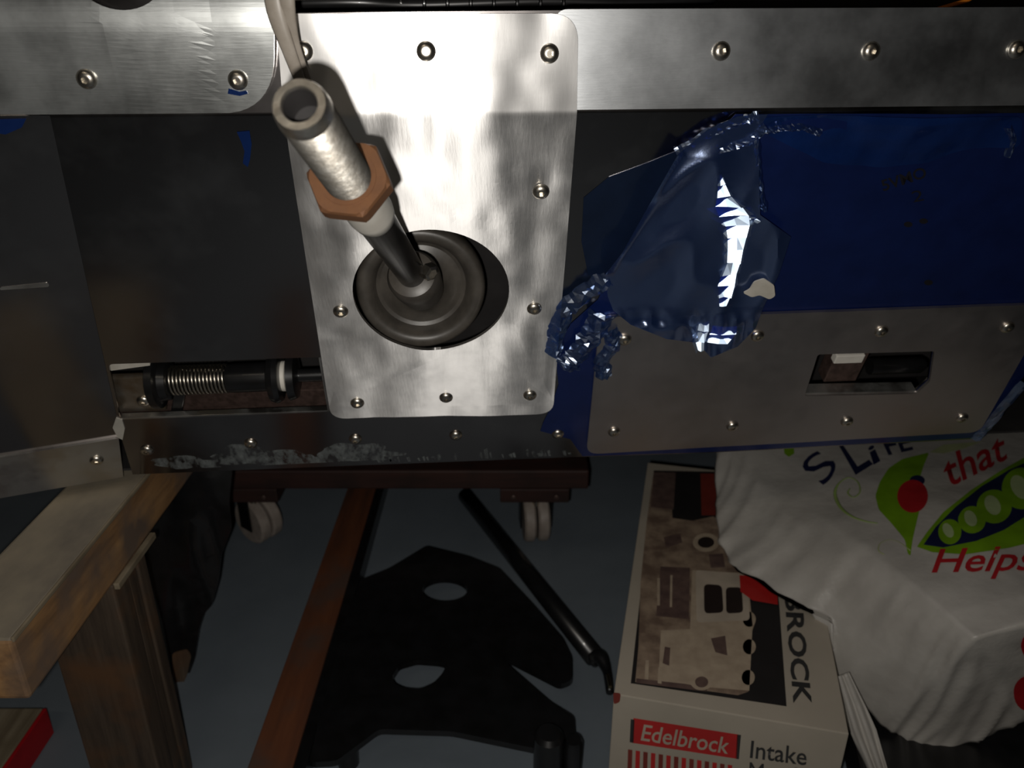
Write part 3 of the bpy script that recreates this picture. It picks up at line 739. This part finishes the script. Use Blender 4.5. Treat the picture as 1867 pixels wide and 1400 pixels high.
# batten on the floor
bn = thing('floor_batten', 'long reddish-brown wooden batten lying on the floor towards the dolly', 'batten')
box('batten', -.283, -.2345, .30, 1.30, 0, .030, M['batten'], bn, .002)
box('dark_side', -.2345, -.221, .30, 1.30, 0, .028, M['black'], bn, .001)['label'] = 'dark right side of the batten'  # the batten's dark right side as a separate black box
# black bar
bb = thing('black_bar', 'long straight black steel bar lying diagonally on the floor', 'bar')
pA, pB = at_h(848, 888, .03), at_h(1085, 1180, .03)
tube('bar', [pA-Z*.016, pA.lerp(pB, .5)-Z*.016, pB-Z*.016], .0135, M['black'], bb, 14)
tube('hook', [pB-Z*.016, at_h(1096, 1200, .018), at_h(1107, 1225, .014), at_h(1112, 1262, .012)], [.013, .010, .006, .005], M['black'], bb, 12, 5)
lathe('brass_tip', at_h(1108, 1230, .024), Vector((.05, -1, 0)), [(.0022, 0), (.0022, .020)], M['brass'], bb, 10)
# black steel bracket with two holes
bk = thing('steel_bracket', 'flat black steel bracket with two oval holes on the floor', 'bracket')
hb = .05
def ph(px, py): q_ = at_h(px, py, hb); return (q_.x, q_.y)
ol = [(634, 1120), (657, 1057), (709, 1036), (777, 995), (854, 1014), (910, 1036), (970, 1100), (1026, 1164), (1043, 1199), (1043, 1240), (1020, 1248), (983, 1229), (914, 1194), (931, 1216), (1004, 1280), (1047, 1306), (1050, 1352), (1030, 1372), (983, 1366), (824, 1333), (691, 1329), (614, 1387), (564, 1390), (584, 1300), (606, 1220)]
hol = [circ((811, 1075), 41, 21, 28), [(715, 1232), (728, 1212), (760, 1203), (800, 1206), (815, 1210), (806, 1228), (790, 1245), (765, 1256), (738, 1254), (720, 1246)]]
sheet('plate', [rnd([ph(*p) for p in ol], .006, 3)]+[rnd([ph(*p) for p in h_], .004, 2) for h_ in hol], lambda x, y, n: Vector((x, y, hb+n)), -.008, .008, M['black'], bk)
for (a, b) in ((700, 1060), (1000, 1180), (630, 1340), (1000, 1340), (780, 1150)):
    q_ = at_h(a, b, hb-.008); lathe('foot', Vector((q_.x, q_.y, 0)), Z, [(.012, 0), (.012, hb-.008)], M['black'], bk, 16)
q_ = at_h(1012, 1345, hb)
lathe('post', Vector((q_.x-.008, q_.y-.02, 0)), Z, [(.016, 0), (.016, .075), (.012, .08)], M['black'], bk, 20)
lathe('post', Vector((q_.x+.018, q_.y-.02, 0)), Z, [(.010, 0), (.010, .065), (.008, .07)], M['black'], bk, 20)

# ------------------------------------------------------------ carton
hx = .150
FL, FR, BL = at_h(1119, 1265, hx), at_h(1548, 1338, hx), at_h(1179, 843, hx)
U = (FR-FL); V = (BL-FL); V = V - U*(V.dot(U)/U.length_squared); un = U.normalized(); vn = V.normalized(); fn_ = -vn
bxo = thing('cardboard_carton', 'white cardboard carton with a casting pictured on top and a red badge', 'box')
cc = FL + U/2 + V/2 - Z*(hx/2)
obox('carton', cc, U/2, V/2, Z*(hx/2), M['card'], bxo, .0012)
pic = None
def top_sheet(name, px, mat, lv_=1, fn=lambda a: a):
    pts = [(lambda q_: (q_.x, q_.y))(at_h(a, b, hx)) for a, b in px]
    return sheet(name, [pts], lambda x, y, n: Vector((x, y, hx+n)), .0001+lv_*.0002, .0001, M[mat], pic if name.startswith('pictured') else bxo)
pic = top_sheet('picture', [(1192, 858), (1396, 862), (1421, 1106), (1434, 1288), (1150, 1246)], 'p_black')
man = [(1190, 870), (1222, 868), (1226, 945), (1262, 950), (1300, 942), (1330, 955), (1335, 1000), (1352, 1030), (1350, 1060), (1366, 1080), (1366, 1112), (1376, 1138), (1368, 1160), (1372, 1190), (1358, 1206), (1366, 1226), (1364, 1262), (1345, 1268), (1230, 1252), (1158, 1244), (1164, 1180), (1168, 1060), (1178, 960)]
top_sheet('pictured_casting', man, 'p_man', 2)
top_sheet('pictured_casting', [(1262, 1040), (1362, 1046), (1372, 1140), (1366, 1260), (1200, 1246), (1205, 1150), (1258, 1148)], 'p_man2', 3)
for px in ([(1204, 1034), (1258, 1036), (1256, 1130), (1196, 1124)], [(1192, 862), (1232, 862), (1228, 930), (1186, 925)], [(1212, 1180), (1222, 1182), (1220, 1215), (1208, 1210)], [(1296, 1165), (1322, 1160), (1326, 1196), (1304, 1190)], [(1292, 1012), (1318, 1010), (1322, 1035), (1296, 1036)], [(1160, 1238), (1250, 1248), (1290, 1256), (1288, 1262), (1160, 1246)], [(1210, 980), (1240, 974), (1244, 990), (1214, 1000)]):
    top_sheet('pictured_shadow', px, 'p_brown', 4)
top_sheet('pictured_flange', rnd([(1268, 1040), (1362, 1048), (1367, 1132), (1270, 1136)], 8, 4), 'p_white', 4)
for c_ in ((1366, 1130), (1366, 1180), (1364, 1236)): top_sheet('pictured_lug', circ(c_, 12, 14, 16), 'p_man2', 3)
top_sheet('pictured_flange', circ((1287, 990), 24, 17, 24), 'p_man2', 4)
top_sheet('pictured_port', rnd([(1283, 1066), (1316, 1068), (1319, 1118), (1284, 1120)], 9, 4), 'p_dark', 5)
top_sheet('pictured_port', rnd([(1323, 1072), (1352, 1072), (1355, 1118), (1324, 1120)], 8, 4), 'p_dark', 5)
top_sheet('pictured_port', circ((1287, 990), 15, 10, 24), 'p_dark', 5)
top_sheet('pictured_port', circ((1279, 1243), 21, 17, 24), 'p_man2', 5)
top_sheet('pictured_port', circ((1279, 1245), 12, 10, 24), 'p_brown', 6)
for px in ([(1198, 1055), (1203, 1055), (1203, 1105), (1198, 1105)], [(1222, 1050), (1226, 1050), (1225, 1108), (1221, 1108)], [(1177, 1205), (1183, 1205), (1182, 1240), (1175, 1240)], [(1200, 1218), (1206, 1218), (1206, 1248), (1199, 1247)]):
    top_sheet('pictured_stud', px, 'p_man2', 5)
top_sheet('red_block', [(1277, 864), (1396, 864), (1398, 940), (1279, 940)], 'p_red2', 3)
top_sheet('red_block', [(1348, 1050), (1415, 1056), (1418, 1104), (1372, 1096), (1350, 1080)], 'p_red', 6)
text_on('top_lettering', 'EDELBROCK', [(1418, 950), (1446, 1282), (1481, 1286), (1450, 950)], lambda a, b: at_h(a, b, hx+.0006), M['p_text'], bxo, bold=.03)
def fr(px, py, off=.0006): return hit(px, py, FL-vn*off, vn)
def front(name, px, mat, off=.0003):
    o_ = FL-vn*off
    pts = [(lambda q_: ((q_-FL).dot(un), (q_-FL).z))(hit(a, b, o_, vn)) for a, b in px]
    return sheet(name, [pts], lambda x, y, n: FL+un*x+Z*y-vn*n, off, .0001, M[mat], bxo)
front('badge_end', [(1150, 1311), (1157, 1312), (1155, 1354), (1148, 1353)], 'p_text')
bdg = front('badge', [(1155, 1309), (1346, 1339), (1343, 1383), (1152, 1354)], 'p_red')
front('badge_end', [(1344, 1339), (1351, 1340), (1347, 1384), (1341, 1383)], 'p_text')
text_on('badge_lettering', 'Edelbrock', [(1168, 1350), (1328, 1375), (1330, 1345), (1170, 1320)], lambda a, b: fr(a, b, .0008), M['p_white'], bdg, .15, .01)
text_on('front_lettering', 'Intake', [(1367, 1382), (1470, 1396), (1472, 1364), (1370, 1350)], lambda a, b: fr(a, b, .0008), M['p_text'], bxo, 0, .01)
text_on('front_lettering', 'Manifold', [(1365, 1424), (1500, 1442), (1502, 1406), (1367, 1389)], lambda a, b: fr(a, b, .0008), M['p_text'], bxo, 0, 0)
for i in range(14):
    x0 = 1145+i*14; y0 = 1366+i*2.15
    front('colour_chip', [(x0, y0), (x0+8, y0+1.3), (x0+7, y0+36), (x0-1, y0+35)], 'p_red' if i % 2 else 'p_red2', .0004)
front('wear_spot', rnd([(1118, 1262), (1132, 1264), (1130, 1280), (1119, 1284)], 4, 3), 'p_red2')

# ------------------------------------------------------------ black tray under the bag
ty = thing('black_tray', 'black plastic tray on the floor beneath the white bag', 'tray')
tc = Vector((FR.x, FR.y, 0)) + un*.30 + vn*.26
obox('tray', tc+Z*.025, un*.265, vn*.25, Z*.025, M['black'], ty, .004)
# ------------------------------------------------------------ white carrier bag
C = [
 [(1330, 800, 1.22), (1306, 800, 1.13), (1325, 800, 1.12), (1350, 790, 1.13), (1600, 760, 1.15), (2020, 750, 1.15)],
 [(1330, 900, 1.12), (1307, 905, 1.06), (1345, 890, 1.05), (1398, 872, 1.045), (1650, 850, 1.02), (2030, 840, 1.00)],
 [(1350, 1000, 1.06), (1311, 985, 1.00), (1385, 960, .985), (1470, 925, .975), (1700, 900, .945), (2050, 900, .92)],
 [(1400, 1060, .99), (1345, 1047, .96), (1455, 1030, .925), (1570, 990, .89), (1770, 960, .87), (2060, 970, .86)],
 [(1500, 1150, .95), (1442, 1125, .91), (1545, 1110, .87), (1650, 1056, .825), (1830, 1030, .81), (2080, 1040, .80)],
 [(1600, 1250, .92), (1530, 1235, .88), (1620, 1190, .83), (1722, 1115, .778), (1870, 1085, .765), (2090, 1100, .75)],
 [(1650, 1310, .90), (1605, 1318, .865), (1680, 1265, .815), (1778, 1163, .748), (1910, 1128, .74), (2100, 1150, .73)],
 [(1690, 1330, .90), (1655, 1350, .862), (1735, 1315, .835), (1830, 1230, .79), (1960, 1190, .775), (2110, 1210, .77)],
 [(1720, 1340, .90), (1712, 1374, .860), (1790, 1345, .850), (1880, 1308, .835), (2000, 1280, .83), (2120, 1290, .82)],
 [(1750, 1330, .93), (1730, 1345, .91), (1800, 1335, .90), (1890, 1300, .90), (2000, 1280, .90), (2120, 1290, .90)],
]
CP = [[P(*c) for c in row] for row in C]
def cr(p0, p1, p2_, p3, t): return 0.5*((2*p1)+(p2_-p0)*t+(2*p0-5*p1+4*p2_-p3)*t*t+(3*p1-p0-3*p2_+p3)*t**3)
def soft(p0, p1, p2_, p3, t): return cr(p0, p1, p2_, p3, t).lerp(p1.lerp(p2_, t), .80)
def row_eval(row, v):
    j = min(int(v), len(row)-2); t = v-j
    return soft(row[max(j-1, 0)], row[j], row[j+1], row[min(j+2, len(row)-1)], t)
def surf(u, v):
    i = min(int(u), len(CP)-2); t = u-i
    R = [row_eval(CP[k], v) for k in (max(i-1, 0), i, i+1, min(i+2, len(CP)-1))]
    return soft(*R, t)
NU, NV = 120, 90; G = []
for i in range(NU+1):
    for j in range(NV+1):
        G.append(surf(i/NU*(len(C)-1), j/NV*5))
def idx(i, j): return i*(NV+1)+j
nrm = []
for i in range(NU+1):
    for j in range(NV+1):
        a = G[idx(min(i+1, NU), j)]-G[idx(max(i-1, 0), j)]; b = G[idx(i, min(j+1, NV))]-G[idx(i, max(j-1, 0))]
        n_ = a.cross(b); n_ = n_.normalized() if n_.length > 1e-12 else Vector((0, 0, 1))
        if n_.dot(CAM-G[idx(i, j)]) < 0: n_ = -n_
        nrm.append(n_)
BG = []
def clear(p):
    # keep the bag off the carton it leans on
    r_ = p - FL; a = r_.dot(un)/U.length; b = r_.dot(vn)/V.length
    if -.05 < a < 1.02 and -.02 < b < 1.05 and p.z < .156:
        if a > .93 and p.z < .12: return p + un*((1.03-a)*U.length)
        return Vector((p.x, p.y, .156))
    return p
for i in range(NU+1):
    for j in range(NV+1):
        p = G[idx(i, j)]; v = j/NV*5
        side = max(0, min(1, (3.0-v)/.4))*max(0, min(1, (v-.6)/.5))
        end = max(0, min(1, (i/NU*9-6.2)/.4))
        q_ = Vector((i/NU*9, v, 0))
        # pulled folds run down the side face, soft dents on the printed face
        e = side*(.0040*(1-abs(noise.noise(Vector((q_.x*1.9+q_.y*1.1, q_.y*.30, 4)))*2.4)) + .0016*noise.noise(Vector((q_.x*4.5+q_.y*2.4, q_.y*.5, 1))))
        e += (1-side)*.004*noise.noise(Vector((q_.x*1.2, q_.y*1.4, 8))) + end*(1-side)*.005*noise.noise(Vector((q_.x*1.0, q_.y*5, 2)))
        p = p + nrm[idx(i, j)]*e
        BG.append(clear(p))
bf = [(idx(i, j), idx(i+1, j), idx(i+1, j+1), idx(i, j+1)) for i in range(NU) for j in range(NV)]
bg = thing('carrier_bag', 'full white plastic carrier bag printed with a green pea pod', 'bag')
# closed underneath: a lower hull that follows the outline
nB = len(BG); under = []
rim = [idx(0, j) for j in range(NV+1)] + [idx(i, NV) for i in range(1, NU+1)] + [idx(NU, j) for j in range(NV-1, -1, -1)] + [idx(i, 0) for i in range(NU-1, 0, -1)]
cen = sum((BG[i] for i in rim), Vector())/len(rim)
for i in rim:
    p = BG[i].lerp(cen, .12); under.append(clear(Vector((p.x, p.y+.01, max(.054, p.z-.05)))))
under.append(Vector((cen.x, cen.y, .054)))
uf = []
for k in range(len(rim)):
    k2 = (k+1) % len(rim); uf.append((rim[k], rim[k2], nB+k2, nB+k)); uf.append((nB+k, nB+k2, nB+len(rim)))
link('bag_body', pyd(BG+under, bf+uf), bg, M['bag'], True)
bvh = BVHTree.FromPolygons([tuple(v) for v in BG], bf)
def onbag(px, py, off):
    d_ = ray(px, py).normalized(); h_, n_, _, _ = bvh.ray_cast(CAM, d_)
    if h_ is None: return P(px, py, .9)
    if n_.dot(d_) > 0: n_ = -n_
    return h_ + n_*off
def bprint(name, px, mat, lvl=1, r=0, step=8):
    pts = rnd(px, r, 4) if r else px
    xs = [p[0] for p in pts]; ys = [p[1] for p in pts]
    bm = flat([pts], [x for x in range(int(min(xs)), int(max(xs)), step)], [y for y in range(int(min(ys)), int(max(ys)), step)])
    for v in bm.verts: v.co = onbag(v.co.x, v.co.y, .0007+.0004*lvl)
    me = bpy.data.meshes.new('m'); bm.to_mesh(me); bm.free()
    return link(name, me, bg, M[mat], True)
# pea pod
bprint('printed_pod', [(1672, 998), (1690, 972), (1720, 935), (1770, 895), (1820, 862), (1880, 828), (1960, 800), (1960, 985), (1900, 985), (1840, 1000), (1760, 1012), (1700, 1008)], 'b_green', 1)
bprint('printed_pod_inside', [(1684, 995), (1706, 963), (1742, 926), (1790, 888), (1840, 858), (1900, 832), (1940, 830), (1930, 905), (1867, 945), (1830, 968), (1780, 988), (1720, 1000)], 'b_navy', 2)
for (x, y, rx, ry) in ((1732, 972, 21, 23), (1772, 950, 25, 25), (1812, 926, 32, 31), (1862, 893, 36, 38)):
    bprint('printed_pea', circ((x, y), rx, ry, 28), 'b_green', 3)
    bprint('pea_shine', circ((x-3, y-2), rx*.42, ry*.62, 18, -.5), 'b_pea', 4)
# leaf and berry
bprint('printed_leaf', [(1694, 826), (1684, 850), (1676, 875), (1672, 890), (1678, 925), (1672, 950), (1664, 985), (1660, 1015), (1655, 1010), (1650, 985), (1625, 955), (1602, 930), (1596, 905), (1604, 880), (1620, 855), (1645, 838)], 'b_green', 1, 5)
bprint('printed_berry_cap', circ((1672, 878), 14, 10, 16), 'b_navy', 2)
bprint('printed_berry', circ((1664, 907), 28, 30, 28), 'b_red', 3)
sp = [Vector(onbag(x, y, .0012)) for x, y in [(1600, 955), (1580, 952), (1556, 944), (1536, 930), (1525, 912), (1523, 895), (1532, 880), (1548, 872), (1564, 880), (1568, 898), (1556, 908), (1546, 900), (1550, 892)]]
tube('printed_tendril', sp, [.0012, .0014, .0018, .0022, .0022, .0018, .001, .0009, .0009, .0009, .0011, .0011, .0008], M['b_lime'], bg, 6, 5, None, .3)
sp = [Vector(onbag(x, y, .0012)) for x, y in [(1660, 1005), (1640, 990), (1622, 985), (1605, 992), (1602, 1005), (1612, 1012)]]
tube('printed_tendril', sp, .0007, M['b_pale'], bg, 6, 5, None, .3)
bprint('printed_dot', [(1428, 812), (1447, 812), (1448, 828), (1438, 834), (1430, 828)], 'b_green', 1)
bprint('printed_band', [(1694, 826), (1720, 812), (1790, 806), (1760, 818), (1720, 828)], 'b_pale', 1)
def btext(s, quad, mat, shear=0, bold=.02):
    return text_on('bag_lettering', s, quad, lambda a, b: onbag(a, b, .0017), M[mat], bg, shear, bold)
btext('S', [(1505, 890), (1530, 850), (1490, 820), (1455, 850)], 'b_navy', bold=0)
btext('L', [(1560, 868), (1592, 848), (1548, 803), (1528, 812)], 'b_navy')
btext('i', [(1592, 850), (1606, 842), (1592, 812), (1582, 818)], 'b_navy')
btext('FE', [(1620, 832), (1665, 822), (1655, 790), (1605, 800)], 'b_navy')
btext('that', [(1738, 888), (1846, 835), (1822, 790), (1704, 842)], 'b_red', .35, .012)
btext('Helps', [(1702, 1060), (1893, 1056), (1888, 996), (1688, 1004)], 'b_red', .45, .012)
bprint('printed_berry', circ((1872, 1262), 26, 32, 24), 'b_red', 2)
bprint('printed_berry', circ((1880, 1176), 20, 26, 24), 'b_red', 2)
# loose white handle falling between carton and bag
hd = thing('white_plastic_strip', 'long white plastic strip hanging between the carton and the carrier bag', 'strip')
vs = []; fs = []
PL = [(1522, 1235), (1534, 1280), (1548, 1330), (1580, 1400), (1600, 1450)]; PR = [(1548, 1225), (1580, 1290), (1598, 1330), (1618, 1400), (1640, 1450)]
for i in range(41):
    t = i/40*4; j = min(int(t), 3); f = t-j
    a = Vector(PL[j]).lerp(Vector(PL[j+1]), f); b = Vector(PR[j]).lerp(Vector(PR[j+1]), f)
    for k in range(13):
        q_ = a.lerp(b, k/12); vs.append(P(q_.x, q_.y, .835-.02*(i/40)+.006*math.sin(k*1.25+i*.05)*(.4+i/50)))
for i in range(40):
    for k in range(12): a = i*13+k; fs.append((a, a+1, a+14, a+13))
sm = link('strip', pyd(vs, fs), hd, M['bag'], True)
md = sm.modifiers.new('thick', 'SOLIDIFY'); md.thickness = .0008
# bend the lower end down to the floor: part of the strip lies on it
